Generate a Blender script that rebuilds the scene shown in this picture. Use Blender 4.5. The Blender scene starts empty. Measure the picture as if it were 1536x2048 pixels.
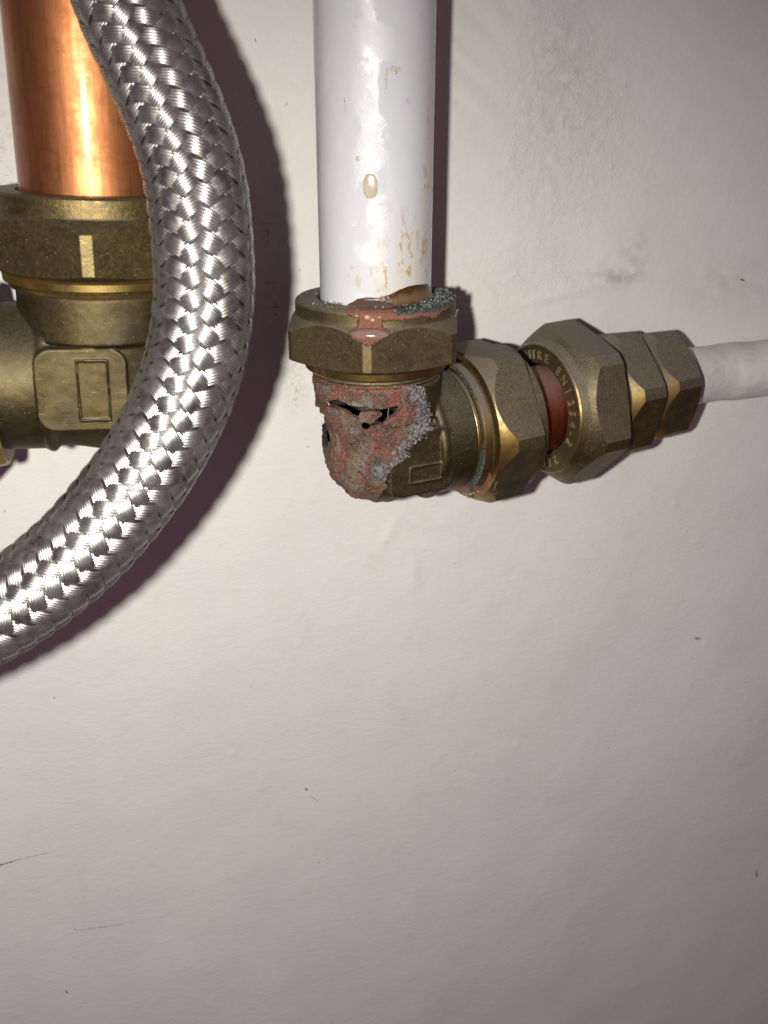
import bpy, bmesh, math, random
import numpy as np
from mathutils import Matrix, Vector
S = 0.001                      # everything below is written in millimetres
C = bpy.context.scene.collection
sc = bpy.context.scene
rng = np.random.RandomState(7)
random.seed(7)

# ------------------------------------------------------------------ camera
PITCH, YAW = math.radians(23.0), math.radians(14.0)
CAM = np.array([-44.488, -215.430, 65.196])
FWD = np.array([math.sin(YAW)*math.cos(PITCH), math.cos(YAW)*math.cos(PITCH), -math.sin(PITCH)])
RGT = np.array([math.cos(YAW), -math.sin(YAW), 0.0])
UPV = np.cross(RGT, FWD)
cd = bpy.data.cameras.new('camera')
cam = bpy.data.objects.new('camera', cd); C.objects.link(cam)
M = Matrix((tuple(RGT), tuple(UPV), tuple(-FWD))).transposed().to_4x4()
M.translation = Vector(CAM*S)
cam.matrix_world = M
cd.sensor_fit = 'VERTICAL'; cd.sensor_height = 36.0
cd.lens = 36.0*1900/2048
cd.clip_start = 0.005; cd.clip_end = 50
cd.dof.use_dof = True; cd.dof.focus_distance = 0.186; cd.dof.aperture_fstop = 30
sc.camera = cam
# ------------------------------------------------------------------ ambient + the phone's flash
w = bpy.data.worlds.new('World'); sc.world = w; w.use_nodes = True
bg = w.node_tree.nodes['Background']
bg.inputs[0].default_value = (1.0, 0.57, 0.76, 1); bg.inputs[1].default_value = 0.095
ld = bpy.data.lights.new('flash', 'SPOT'); ld.energy = 2.55; ld.color = (1.0, 0.98, 0.885)
ld.shadow_soft_size = 0.0028; ld.spot_size = math.radians(130); ld.spot_blend = 1.0
lo = bpy.data.objects.new('flash', ld); C.objects.link(lo)
FL = CAM - 18.5*RGT - 2.5*UPV
LM = Matrix((tuple(RGT), tuple(UPV), tuple(-FWD))).transposed().to_4x4()
lo.matrix_world = LM @ Matrix.Rotation(math.radians(2), 4, 'Y') @ Matrix.Rotation(math.radians(-16), 4, 'X'); lo.location = Vector(FL*S)
sc.view_settings.view_transform = 'Standard'; sc.view_settings.look = 'None'
sc.view_settings.exposure = 0.0; sc.view_settings.gamma = 1.0

# ------------------------------------------------------------------ helpers
def tag(o, label=None, cat=None, group=None, kind=None):
    if label: o['label'] = label
    if cat: o['category'] = cat
    if group: o['group'] = group
    if kind: o['kind'] = kind
    return o
def empty(name, loc, rot=None):
    o = bpy.data.objects.new(name, None); C.objects.link(o)
    o.empty_display_size = 0.005
    m = (rot.to_4x4() if rot is not None else Matrix.Identity(4)); m.translation = Vector(loc)*S
    o.matrix_world = m
    return o
def obj(name, V, F, mats, parent=None, mi=None, attrs=None, sharp=30, recalc=True):
    me = bpy.data.meshes.new(name)
    V = np.asarray(V, float)*S
    me.from_pydata(V.tolist(), [], [list(map(int, f)) for f in F])
    for m in (mats if isinstance(mats, (list, tuple)) else [mats]): me.materials.append(m)
    if mi is not None: me.polygons.foreach_set('material_index', np.asarray(mi, np.int32))
    if attrs:
        for k, a in attrs.items():
            at = me.attributes.new(k, 'FLOAT', 'POINT'); at.data.foreach_set('value', np.asarray(a, np.float32))
    if recalc:
        bm = bmesh.new(); bm.from_mesh(me); bmesh.ops.recalc_face_normals(bm, faces=bm.faces); bm.to_mesh(me); bm.free()
    me.polygons.foreach_set('use_smooth', np.ones(len(me.polygons), bool))
    if sharp: me.set_sharp_from_angle(angle=math.radians(sharp))
    me.update()
    o = bpy.data.objects.new(name, me); C.objects.link(o)
    if parent is not None: o.parent = parent
    return o
def grid_faces(n, m, closed_m=True, off=0):
    F = []
    for i in range(n-1):
        for j in range(m if closed_m else m-1):
            k = (j+1) % m
            F.append((off+i*m+j, off+i*m+k, off+(i+1)*m+k, off+(i+1)*m+j))
    return F
def smooth(x): return x*x*(3-2*x)
def vnoise(P, scale, seed):                      # 3-D value noise in -1..1
    r = np.random.RandomState(seed); N = 32; G = r.rand(N, N, N)*2-1
    q = P/scale; i = np.floor(q).astype(int); f = smooth(q-i); out = 0
    for dx in (0, 1):
        for dy in (0, 1):
            for dz in (0, 1):
                wgt = (f[:, 0] if dx else 1-f[:, 0])*(f[:, 1] if dy else 1-f[:, 1])*(f[:, 2] if dz else 1-f[:, 2])
                out = out + wgt*G[(i[:, 0]+dx) % N, (i[:, 1]+dy) % N, (i[:, 2]+dz) % N]
    return out
def vnoise2(x, y, sx, sy, seed):
    r = np.random.RandomState(seed); N = 128; G = r.rand(N, N)*2-1
    qx, qy = x/sx, y/sy; i = np.floor(qx).astype(int); j = np.floor(qy).astype(int)
    f, g = smooth(qx-i), smooth(qy-j)
    return (G[i % N, j % N]*(1-f)*(1-g)+G[(i+1) % N, j % N]*f*(1-g)+G[i % N, (j+1) % N]*(1-f)*g+G[(i+1) % N, (j+1) % N]*f*g)
def polysdf(X, Y, poly):                         # signed distance, negative inside
    P = np.array(poly, float); n = len(P); d = np.full(X.shape, 1e9); ins = np.zeros(X.shape, bool)
    for i in range(n):
        a, b = P[i], P[(i+1) % n]; e = b-a
        t = np.clip(((X-a[0])*e[0]+(Y-a[1])*e[1])/(e@e+1e-12), 0, 1)
        d = np.minimum(d, np.hypot(X-a[0]-t*e[0], Y-a[1]-t*e[1]))
        c = ((a[1] > Y) != (b[1] > Y)) & (X < (b[0]-a[0])*(Y-a[1])/((b[1]-a[1]) if abs(b[1]-a[1]) > 1e-9 else 1e-9)+a[0])
        ins ^= c
    return np.where(ins, -d, d)

# ------------------------------------------------------------------ material kit
class NT:
    def __init__(s, name):
        s.m = bpy.data.materials.new(name); s.m.use_nodes = True
        s.t = s.m.node_tree; s.b = s.t.nodes['Principled BSDF']
        tc = s.t.nodes.new('ShaderNodeTexCoord'); mp = s.t.nodes.new('ShaderNodeVectorMath'); mp.operation = 'SCALE'
        mp.inputs[3].default_value = 1000.0; s.t.links.new(tc.outputs['Object'], mp.inputs[0]); s.co = mp.outputs[0]
        s.nrm = tc.outputs['Normal']
    def L(s, a, b): s.t.links.new(a, b)
    def put(s, sock, v):
        if hasattr(v, 'is_output') or isinstance(v, bpy.types.NodeSocket): s.L(v, sock)
        else: sock.default_value = v if not isinstance(v, tuple) or len(v) == 4 or sock.type == 'VECTOR' else (*v, 1)
    def noise(s, scale, detail=3, rough=.6, co=None, dist=0.0):
        n = s.t.nodes.new('ShaderNodeTexNoise'); n.inputs['Scale'].default_value = scale; n.inputs['Detail'].default_value = detail
        n.inputs['Roughness'].default_value = rough; n.inputs['Distortion'].default_value = dist
        s.L(co or s.co, n.inputs['Vector']); return n.outputs[0]
    def noisec(s, scale, detail=3):
        n = s.t.nodes.new('ShaderNodeTexNoise'); n.inputs['Scale'].default_value = scale; n.inputs['Detail'].default_value = detail
        s.L(s.co, n.inputs['Vector']); return n.outputs[1]
    def vor(s, scale, feature='F1', out=0):
        n = s.t.nodes.new('ShaderNodeTexVoronoi'); n.inputs['Scale'].default_value = scale; n.feature = feature
        s.L(s.co, n.inputs['Vector']); return n.outputs[out]
    def stretch(s, v):
        n = s.t.nodes.new('ShaderNodeVectorMath'); n.operation = 'MULTIPLY'; s.L(s.co, n.inputs[0]); n.inputs[1].default_value = v; return n.outputs[0]
    def ramp(s, x, a, b):                         # smoothstep between a and b
        n = s.t.nodes.new('ShaderNodeMapRange'); n.interpolation_type = 'SMOOTHSTEP'
        s.L(x, n.inputs[0]); n.inputs[1].default_value = a; n.inputs[2].default_value = b; return n.outputs[0]
    def math(s, op, a, b=0.0, c=0.0):
        n = s.t.nodes.new('ShaderNodeMath'); n.operation = op
        for i, v in enumerate((a, b, c)):
            s.put(n.inputs[i], v)
        return n.outputs[0]
    def mix(s, f, a, b):
        n = s.t.nodes.new('ShaderNodeMix'); n.data_type = 'RGBA'
        s.put(n.inputs[0], f); s.put(n.inputs[6], a); s.put(n.inputs[7], b); return n.outputs[2]
    def mixf(s, f, a, b):
        n = s.t.nodes.new('ShaderNodeMix'); n.data_type = 'FLOAT'
        s.put(n.inputs[0], f); s.put(n.inputs[2], a); s.put(n.inputs[3], b); return n.outputs[0]
    def attr(s, name):
        n = s.t.nodes.new('ShaderNodeAttribute'); n.attribute_name = name; return n.outputs['Fac']
    def up(s):
        g = s.t.nodes.new('ShaderNodeNewGeometry'); x = s.t.nodes.new('ShaderNodeSeparateXYZ'); s.L(g.outputs['Normal'], x.inputs[0]); return x.outputs[2]
    def bump(s, h, dist, strength=1.0, prev=None):
        n = s.t.nodes.new('ShaderNodeBump'); n.inputs['Distance'].default_value = dist*S; n.inputs['Strength'].default_value = strength
        s.L(h, n.inputs['Height'])
        if prev is not None: s.L(prev, n.inputs['Normal'])
        return n.outputs[0]
    def bevel(s, r):
        n = s.t.nodes.new('ShaderNodeBevel'); n.samples = 4; n.inputs['Radius'].default_value = r*S; return n.outputs[0]
    def set(s, col=None, metal=None, rough=None, nrm=None, **kw):
        for k, v in (('Base Color', col), ('Metallic', metal), ('Roughness', rough)):
            if v is not None: s.put(s.b.inputs[k], v)
        if nrm is not None: s.L(nrm, s.b.inputs['Normal'])
        for k, v in kw.items(): s.put(s.b.inputs[k.replace('_', ' ')], v)
        return s.m

def brass_nodes(n, dust_amt=1.0, tint=(0.142, 0.102, 0.040), rough0=.42):
    """aged brass with grime, dust on what faces up, white specks"""
    a = n.ramp(n.noise(.22, 4, .65), .32, .7); b = n.ramp(n.noise(1.6, 4, .7), .35, .75)
    col = n.mix(a, tint, tuple(c*.55 for c in tint)); col = n.mix(n.math('MULTIPLY', b, .45), col, tuple(c*1.5 for c in tint))
    grain = n.noise(9.0, 2, .7)
    scr = n.math('MULTIPLY', n.ramp(n.noise(.9, 2, .5, n.stretch((.25, 2.2, 6.0))), .66, .70), n.ramp(n.noise(.3, 2), .45, .6)); col = n.mix(n.math('MULTIPLY', scr, .6), col, tuple(c*2.6 for c in tint))
    blo = n.ramp(n.noise(.09, 4, .7), .52, .66); col = n.mix(n.math('MULTIPLY', blo, .6), col, tuple(c*.4 for c in tint))
    dust = n.math('MULTIPLY', n.ramp(n.up(), -.45, .95), n.ramp(n.noise(2.2, 5, .8), .1, .65))
    dust = n.math('MULTIPLY', dust, n.ramp(grain, .15, .55))
    dust = n.math('MULTIPLY', dust, dust_amt)
    col = n.mix(dust, col, (0.20, 0.178, 0.155))
    spk = n.ramp(n.vor(1.35), .13, .06); spk = n.math('MULTIPLY', spk, n.ramp(n.noise(.5, 2), .5, .62))
    col = n.mix(spk, col, (.4, .37, .31))
    metal = n.math('MULTIPLY', n.math('SUBTRACT', .92, n.math('MULTIPLY', dust, .8)), n.math('SUBTRACT', 1.0, spk))
    rough = n.math('ADD', n.math('ADD', rough0, n.math('MULTIPLY', dust, .35)), n.math('MULTIPLY', b, .12))
    return col, metal, rough, grain
def mat_brass(name, dust_amt=1.0, **k):
    n = NT(name); col, metal, rough, grain = brass_nodes(n, dust_amt, **k)
    nr = n.bump(grain, .05, .55, n.bevel(.22)); nr = n.bump(n.noise(1.1, 4, .7), .12, .6, nr)
    return n.set(col, metal, rough, nr)
def mat_gold(name, base=(.33, .22, .075)):
    n = NT(name); g = n.noise(.35, 4, .7)
    col = n.mix(n.ramp(g, .38, .7), base, tuple(c*.45 for c in base))
    turned = n.noise(3.0, 2, .6)
    du = n.math('MULTIPLY', n.ramp(n.up(), .05, .6), n.ramp(n.noise(2.2, 5, .8), .1, .55)); col = n.mix(du, col, (.17, .145, .12))
    return n.set(col, n.math('SUBTRACT', 1.0, n.math('MULTIPLY', du, .8)), n.mixf(n.ramp(g, .3, .7), .30, .50), n.bump(turned, .02, .5, n.bevel(.15)))
BRASS = mat_brass('aged_brass', 1.0)
BRASS_L = mat_brass('cleaner_brass', .35, tint=(0.14, 0.102, 0.04), rough0=.38)
GOLD = mat_gold('bright_brass'); GOLD_L = mat_gold('bright_brass_turned', (.5, .35, .12))

def mat_nut_stained():                           # top nut of the leaking elbow: copper-red patch and verdigris from vertex fields (mm)
    n = NT('stained_nut_brass'); col, metal, rough, grain = brass_nodes(n, .8)
    e = n.math('MULTIPLY', n.math('SUBTRACT', n.noise(1.3, 5, .75), .5), 1.9)
    red = n.ramp(n.math('SUBTRACT', n.attr('red'), e), .12, -.12)
    grn = n.ramp(n.math('SUBTRACT', n.attr('green'), e), .15, -.2)
    redc = n.mix(n.ramp(n.noise(2.4, 4, .7), .35, .7), (.19, .062, .04), (.27, .12, .085))
    redc = n.mix(n.math('MULTIPLY', n.ramp(n.noise(3.5, 3, .85), .5, .64), .6), redc, (.10, .04, .03)); redc = n.mix(n.ramp(n.noise(5.0, 2, .9), .62, .7), redc, (.42, .26, .2))
    col = n.mix(red, col, redc)
    grc = n.mix(n.ramp(n.noise(2.0, 5, .8), .42, .6), (.010, .020, .017), (.075, .088, .078))
    grc = n.mix(n.ramp(n.noise(3.7, 4, .8), .56, .66), grc, (.28, .28, .255))
    col = n.mix(grn, col, grc)
    k = n.math('MAXIMUM', red, grn)
    metal = n.math('MULTIPLY', metal, n.math('SUBTRACT', 1.0, k))
    rough = n.mixf(k, rough, .5)
    nr = n.bump(grain, .05, .55, n.bevel(.22)); nr = n.bump(n.math('MULTIPLY', n.noise(2.5, 5, .8), k), .35, .9, nr)
    return n.set(col, metal, rough, nr)
NUTST = mat_nut_stained()

def mat_elbow():
    n = NT('corroded_brass'); col, metal, rough, grain = brass_nodes(n, .6, tint=(.092, .064, .025))
    cor = n.attr('corrosion'); cru = n.attr('crust'); ins = n.attr('inside')
    e = n.math('MULTIPLY', n.math('SUBTRACT', n.noise(1.1, 5, .75), .5), 1.0)
    cm = n.ramp(n.math('ADD', cor, e), .45, .55)
    v = n.noise(.22, 5, .72, dist=.6); v2 = n.noise(.30, 5, .7, n.stretch((1.0, 1.0, .55))); v3 = n.noise(1.9, 5, .8)
    c = n.mix(n.ramp(v, .42, .56), (.36, .115, .07), (.15, .085, .065))
    c = n.mix(n.math('MULTIPLY', n.ramp(v2, .49, .62), .85), c, (.32, .265, .17))
    c = n.mix(n.math('MULTIPLY', n.ramp(n.noise(.27, 4, .7, n.stretch((1.3, 1.0, .8))), .55, .66), .75), c, (.33, .31, .315))
    c = n.mix(n.math('MULTIPLY', n.ramp(v3, .50, .66), .85), c, (.022, .018, .015))
    c = n.mix(n.math('MULTIPLY', n.ramp(n.noise(3.4, 3, .8), .60, .72), .6), c, (.27, .21, .18))
    c = n.mix(n.math('MULTIPLY', n.ramp(n.noise(4.5, 2, .9), .48, .62), .55), c, (.045, .03, .025))
    pits = n.math('MULTIPLY', n.ramp(n.vor(.75), .30, .16), n.ramp(n.noise(.4, 3), .45, .6)); c = n.mix(n.math('MULTIPLY', pits, .8), c, (.03, .02, .017))
    gl = n.ramp(n.noise(5.5, 2, .9), .57, .65)
    c = n.mix(n.math('MULTIPLY', gl, .8), c, (.62, .46, .38))
    kc = n.mix(n.ramp(n.noise(1.3, 5, .8), .42, .6), (.10, .08, .08), (.42, .385, .395))
    kc = n.mix(n.math('MULTIPLY', n.ramp(n.noise(.6, 4), .5, .7), .5), kc, (.17, .08, .065))
    c = n.mix(n.ramp(n.math('ADD', cru, n.math('MULTIPLY', e, .8)), .4, .6), c, kc)
    col = n.mix(n.math('MULTIPLY', n.ramp(n.math('ADD', cor, n.math('MULTIPLY', e, .6)), .02, .45), .75), col, n.mix(n.ramp(n.noise(1.6, 4, .8), .4, .65), (.085, .04, .026), (.20, .15, .125)))
    col = n.mix(cm, col, c)
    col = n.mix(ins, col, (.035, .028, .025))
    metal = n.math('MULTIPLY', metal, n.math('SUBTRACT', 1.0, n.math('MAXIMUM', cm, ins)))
    rough = n.mixf(cm, rough, n.mixf(gl, .62, .3))
    nr = n.bump(grain, .05, .55)
    h = n.math('MULTIPLY', n.math('ADD', v3, n.math('MULTIPLY', n.noise(5.0, 3, .8), .7)), cm)
    nr = n.bump(h, .9, 1.0, nr); nr = n.bump(n.math('MULTIPLY', n.math('SUBTRACT', n.noise(.8, 4, .7), pits), cm), .8, .8, nr)
    return n.set(col, metal, rough, nr)
ELBOW = mat_elbow()

def mat_white_pipe():
    n = NT('white_gloss_pipe')
    s1 = n.attr('stain'); s2 = n.attr('dots')
    e = n.noise(.55, 5, .75, n.stretch((1, 1, .55)))
    m1 = n.math('MULTIPLY', s1, n.ramp(e, .52, .62)); film = n.math('MULTIPLY', s1, .6)
    m2 = n.ramp(n.math('ADD', s2, n.math('MULTIPLY', n.math('SUBTRACT', n.noise(1.4, 4, .7), .5), .9)), .5, .62)
    faint = n.math('MULTIPLY', n.ramp(n.noise(.33, 5, .8), .63, .70), .35)
    specks = n.ramp(n.vor(.5), .055, .03)
    col = n.mix(film, (.565, .565, .615), (.55, .515, .455))
    col = n.mix(n.math('MULTIPLY', m1, .9), col, (.42, .27, .12)); col = n.mix(n.math('MULTIPLY', m2, .5), col, (.44, .35, .27))
    col = n.mix(faint, col, (.66, .60, .56)); col = n.mix(n.math('MULTIPLY', specks, .7), col, (.32, .28, .26))
    col = n.mix(n.attr('grime'), col, n.mix(n.ramp(n.noise(1.2, 4, .7), .4, .65), (.20, .18, .155), (.075, .06, .05)))
    hb = n.math('ADD', n.noise(1.6, 5, .8), n.math('MULTIPLY', n.math('ADD', m1, m2), .8))
    grit = n.math('MULTIPLY', n.noise(4.5, 4, .85), n.ramp(n.noise(.12, 2), .40, .55))
    return n.set(col, 0.0, n.mixf(n.ramp(n.noise(.9, 4), .4, .7), .14, .24), n.bump(grit, .10, .6, n.bump(hb, .010, .4)), Specular_IOR_Level=.55)
WHITE = mat_white_pipe()
def mat_simple(name, col, metal=0.0, rough=.5, bump=None, **kw):
    n = NT(name)
    c2 = n.mix(n.ramp(n.noise(.8, 4, .7), .35, .7), col, tuple(x*.78 for x in col[:3]))
    nr = n.bump(n.noise(bump[0], 4, .7), bump[1], .7) if bump else None
    return n.set(c2, metal, rough, nr, **kw)
def mat_residue():
    n = NT('brown_residue'); t = n.attr('thick')
    c = n.mix(n.ramp(n.math('ADD', t, n.math('MULTIPLY', n.math('SUBTRACT', n.noise(.6, 4, .7), .5), .7)), .25, .75), (.055, .020, .005), (.135, .088, .05))
    c = n.mix(n.ramp(n.noise(2.6, 4, .8), .6, .72), c, (.12, .06, .02))
    return n.set(c, 0.0, .16, n.bump(n.noise(1.5, 4, .7), .18, .7), Subsurface_Weight=.1, Subsurface_Scale=.0006)
RESID = mat_residue()
DROP = mat_simple('tan_drop', (.46, .34, .21), 0, .08, Subsurface_Weight=.2, Subsurface_Scale=.001)
DROP2 = mat_simple('pale_tan_drop', (.50, .42, .33), 0, .14)
LENS = mat_simple('milky_pink_drop', (.215, .135, .12), 0, .10, (1.0, .05))
FILM = mat_simple('milky_film', (.10, .06, .052), 0, .12, (1.0, .05))
def mat_copper(name, a, b, rough, grime, coat=0.0):
    n = NT(name)
    st = n.noise(.9, 4, .65, n.stretch((1, 1, .06))); pt = n.noise(.12, 4, .7)
    c = n.mix(n.ramp(pt, .38, .68), a, b); c = n.mix(n.math('MULTIPLY', n.ramp(st, .46, .68), .55), c, tuple(x*.5 for x in a))
    pit = n.ramp(n.vor(.9), .07, .04); pit = n.math('MULTIPLY', pit, n.ramp(n.noise(.3, 2), .5, .6))
    c = n.mix(pit, c, (.05, .02, .01))
    du = n.math('MULTIPLY', n.ramp(n.up(), .1, .95), grime); c = n.mix(du, c, (.42, .36, .33))
    fp = n.ramp(n.noise(.25, 6, .8, dist=1.5), .52, .66); c = n.mix(n.math('MULTIPLY', fp, .45), c, tuple(x*.4 for x in a))
    return n.set(c, n.math('SUBTRACT', 1.0, n.math('MAXIMUM', du, pit)), n.mixf(n.ramp(pt, .3, .7), rough, rough+.14), n.bump(n.noise(3, 3, .8), .02, .5, n.bump(st, .03, .5)), Coat_Weight=coat, Coat_Roughness=.11)
COPPER = mat_copper('copper', (.54, .215, .09), (.36, .135, .055), .43, 0.0, .5)
COPPER_D = mat_copper('dull_copper', (.33, .085, .045), (.22, .05, .03), .45, .45)
def mat_painted():
    n = NT('magnolia_paint_on_pipe')
    c = n.mix(n.ramp(n.noise(.18, 4, .7), .4, .72), (.67, .635, .605), (.58, .54, .51))
    c = n.mix(n.math('MULTIPLY', n.ramp(n.noise(.9, 4, .7), .64, .74), .55), c, (.36, .31, .29))
    h = n.math('ADD', n.noise(.55, 4, .6, n.stretch((.5, 1, 1))), n.math('MULTIPLY', n.noise(1.7, 3), .3))
    return n.set(c, 0, .5, n.bump(h, .3, .8))
PAINTED = mat_painted()
def mat_steel():
    n = NT('stainless_wire'); g = n.noise(.16, 3, .6)
    c = n.mix(n.ramp(g, .4, .65), (.43, .418, .402), (.33, .32, .31))
    fz = n.noise(4.0, 2, .6)
    return n.set(c, n.mixf(n.ramp(g, .35, .7), 1.0, .88), n.mixf(n.ramp(n.noise(.9, 3), .35, .7), .30, .42), n.bump(fz, .015, .4))
STEEL = mat_steel()
RUBBER = mat_simple('black_inner_hose', (.022, .02, .022), 0, .6)
VERD = mat_simple('verdigris_crumbs', (.10, .125, .11), 0, .8, (2.5, .2))
CRUMB = mat_simple('pale_lime_crumbs', (.31, .285, .285), 0, .85, (2.5, .2))
MARK = mat_simple('grey_scuff', (.17, .15, .145), 0, .7)
LETTER = mat_simple('rubbed_letter_edges', (.46, .39, .25), .75, .42)
def mat_wall():
    n = NT('magnolia_emulsion')
    c = n.mix(n.ramp(n.noise(.022, 4, .65), .38, .66), (.715, .68, .665), (.69, .655, .645))
    mo = n.ramp(n.noise(.11, 5, .7), .5, .72); c = n.mix(n.math('MULTIPLY', mo, .5), c, (.665, .615, .575))
    st = n.attr('stain'); c = n.mix(n.math('MULTIPLY', st, n.ramp(n.noise(.25, 5, .7), .35, .65)), c, (.44, .385, .34))
    ru = n.attr('rust'); c = n.mix(n.math('MULTIPLY', ru, n.ramp(n.noise(.6, 5, .75), .50, .62)), c, (.32, .17, .11))
    sp = n.math('MULTIPLY', n.ramp(n.vor(.16), .055, .03), n.ramp(n.noise(.07, 2), .55, .6))
    c = n.mix(n.math('MULTIPLY', sp, .75), c, (.20, .175, .165))
    br = n.noise(.7, 4, .65, n.stretch((.35, 1, 1.0)), dist=.8)
    nr = n.bump(br, .16, .8); nr = n.bump(n.noise(.9, 4, .65), .11, .8, nr); nr = n.bump(n.noise(2.6, 2, .5), .035, .8, nr)
    sc1 = n.math('MULTIPLY', n.math('POWER', n.noise(.42, 6, .70, dist=.5), 1.6), n.attr('scab')); nr = n.bump(sc1, .6, .8, nr)
    return n.set(c, 0.0, .62, nr, Specular_IOR_Level=.3)
WALL = mat_wall()

# ------------------------------------------------------------------ wall
def build_wall():
    def axis(a, b, st):
        mid = np.arange(a, b+st/2, st)
        ext = np.cumsum(np.geomspace(1.2, 90, 16))
        return np.concatenate([a-ext[::-1], mid, b+ext])
    xs, zs = axis(-118, 172, .8), axis(-262, 96, .8)
    X, Z = np.meshgrid(xs, zs); x, z = X.ravel(), Z.ravel()
    def g(cx, cz, rx, rz, ang=0):
        a = math.radians(ang); u = (x-cx)*math.cos(a)+(z-cz)*math.sin(a); v = -(x-cx)*math.sin(a)+(z-cz)*math.cos(a)
        return np.exp(-(u/rx)**2-(v/rz)**2)
    h = .75*vnoise2(x, z, 55, 60, 1)+.22*vnoise2(x, z, 14, 17, 2)+.03*vnoise2(x, z, 2.6, 3.2, 3)
    # scabby filler band running down from the top, right of the white pipe
    band = g(49, 72, 9, 26, 12)+.8*g(44, 50, 8, 16, 0)+.35*g(60, 60, 14, 20)
    h += band*.14*np.abs(vnoise2(x+z*.3, z, 3.2, 4.6, 5))
    # curved brush strokes
    r = np.hypot(x-62, z-118); th = np.arctan2(z-118, x-62)
    h += (g(30, 82, 14, 20)+.6*g(22, 60, 9, 16))*.26*vnoise2(r, th*20, 1.9, 9, 7)
    r2 = np.hypot(x-20, z+40)
    h += (g(88, 66, 46, 26)*.10)*vnoise2(x*.17+z, x, 1.4, 14, 8)
    # ridge above the right branch, knife marks
    h += .55*g(64, 29, 9, 1.4, -6)+.35*g(55, 24, 12, 1.2, 10)-.25*g(68, 26.5, 7, 1.1, -10)
    h += (g(45, 27, 22, 8))*.24*vnoise2(x*.8-z*.6, x*.6+z*.8, 9, 1.6, 9)
    # runs and brush marks below the elbow
    h += .34*g(10.4, -35, 1.5, 4.5, -25)+.38*g(17.2, -47, 1.7, 5.5, 8)+.22*g(13.5, -41, 1.0, 6, 28)
    h += g(26, -36, 12, 9)*.26*vnoise2(x*.8-z*.55, x*.55+z*.8, 8, 1.5, 10)
    h += g(0, 20, 5, 30)*0
    # faint vertical roller lap, nibs in the paint
    h += .07*np.exp(-((x+13.5+.034*(z+82)-.0)/.9)**2)*np.clip((-z-70)/40, 0, 1)
    for (cx, cz) in [(-32.9, -95.8), (49.5, -108.1), (-52.5, -119.8), (72.6, 28.8), (-14, -64), (108.4, -82.1), (92, -35)]:
        h += .3*g(cx, cz, .7, .9)
    for k in range(240):
        cx, cz = rng.uniform(-100, 160), rng.uniform(-220, 90); h += rng.uniform(.06, .2)*g(cx, cz, rng.uniform(.5, .9), rng.uniform(.5, 1.1))*(1 if k % 3 else -1) if False else 0
    fade = np.clip(1-np.maximum(np.abs(x-27)-145, np.abs(z+83)-179)/40, 0, 1)
    y = -h*fade
    st = .7*g(68, 27, 6, 2.6, -8)+.45*g(72, 33, 4, 5)+.35*g(98, 24, 14, 6)+.3*g(50, 70, 12, 16)+.35*g(-12, 8, 3.5, 7)+.25*g(-14, 40, 2.5, 30)
    ru = 1.0*g(-16.8, 24.5, 1.4, 5)+.8*g(-17.3, 40, 1.0, 4)+.5*g(-12, 4, 2, 5)+.35*g(-70, 60, 4, 20)
    V = np.stack([x, y, z], 1); n, m = len(zs), len(xs)
    idx = np.arange(n*m).reshape(n, m)
    F = np.stack([idx[:-1, :-1], idx[:-1, 1:], idx[1:, 1:], idx[1:, :-1]], -1).reshape(-1, 4)
    o = obj('wall', V, F.tolist(), WALL, attrs={'stain': np.clip(st, 0, 1), 'rust': np.clip(ru, 0, 1), 'scab': np.clip(band+.7*g(45, 27, 20, 7)+.4*g(60, 62, 20, 22), 0, 1)}, sharp=0, recalc=False)
    tag(o, 'magnolia painted plaster wall with brush marks and ridges', 'wall', kind='structure')
    ys = y.reshape(n, m)
    def hy(px, pz):
        i = np.clip(np.searchsorted(zs, pz)-1, 0, n-2); j = np.clip(np.searchsorted(xs, px)-1, 0, m-2)
        f = (pz-zs[i])/(zs[i+1]-zs[i]); e = (px-xs[j])/(xs[j+1]-xs[j])
        return ys[i, j]*(1-f)*(1-e)+ys[i+1, j]*f*(1-e)+ys[i, j+1]*(1-f)*e+ys[i+1, j+1]*f*e
    def scuff(pts, width):
        pts = np.array(pts, float); t = np.linspace(0, 1, 40); q = np.stack([np.interp(t*(len(pts)-1), range(len(pts)), pts[:, k]) for k in (0, 1)], 1)
        V, F = [], []
        for k in range(40):
            d = q[min(k+1, 39)]-q[max(k-1, 0)]; d /= np.hypot(*d)+1e-9; nn = np.array([-d[1], d[0]])
            wd = width*(.25+.75*abs(math.sin(k*1.7)*math.sin(k*.37+.6)))*math.sin(math.pi*min(max(k/39, .02), .98))**.5
            for s in (-1, 1):
                p = q[k]+nn*wd*s; V.append((p[0], hy(p[0], p[1])-.04, p[1]))
        for k in range(39): F.append((2*k, 2*k+1, 2*k+3, 2*k+2))
        return obj('scuff_mark', V, F, MARK, o, sharp=0)
    scuff([(-104, -121.2), (-96, -120.2), (-90.5, -119.6)], .34); scuff([(-92, -119.7), (-82.4, -119.2)], .13)
    scuff([(-80.5, -148.1), (-73.1, -148.7), (-63.5, -149.2)], .12)
    scuff([(-13.8, -111.6), (-12.9, -112.3)], .55); scuff([(-12.6, -114), (-9.8, -117.3)], .1)
    scuff([(104.2, -79.6), (106.5, -80.1)], .5); scuff([(142.2, -177.5), (143.0, -181.5)], .5); scuff([(-85.8, -169.8), (-85.3, -171.2)], .35)
    scuff([(-17.9, 78.4), (-17.6, 77.7)], .16); scuff([(-19.1, 69.2), (-18.6, 67.4), (-18.2, 66.8)], .1); scuff([(-12.3, 65.6), (-11.5, 66.6)], .1)
    scuff([(-16.9, 41), (-17.2, 39)], .1); scuff([(102, 25.6), (103.5, 25.0)], .4)
    return o
wall = build_wall()

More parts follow.
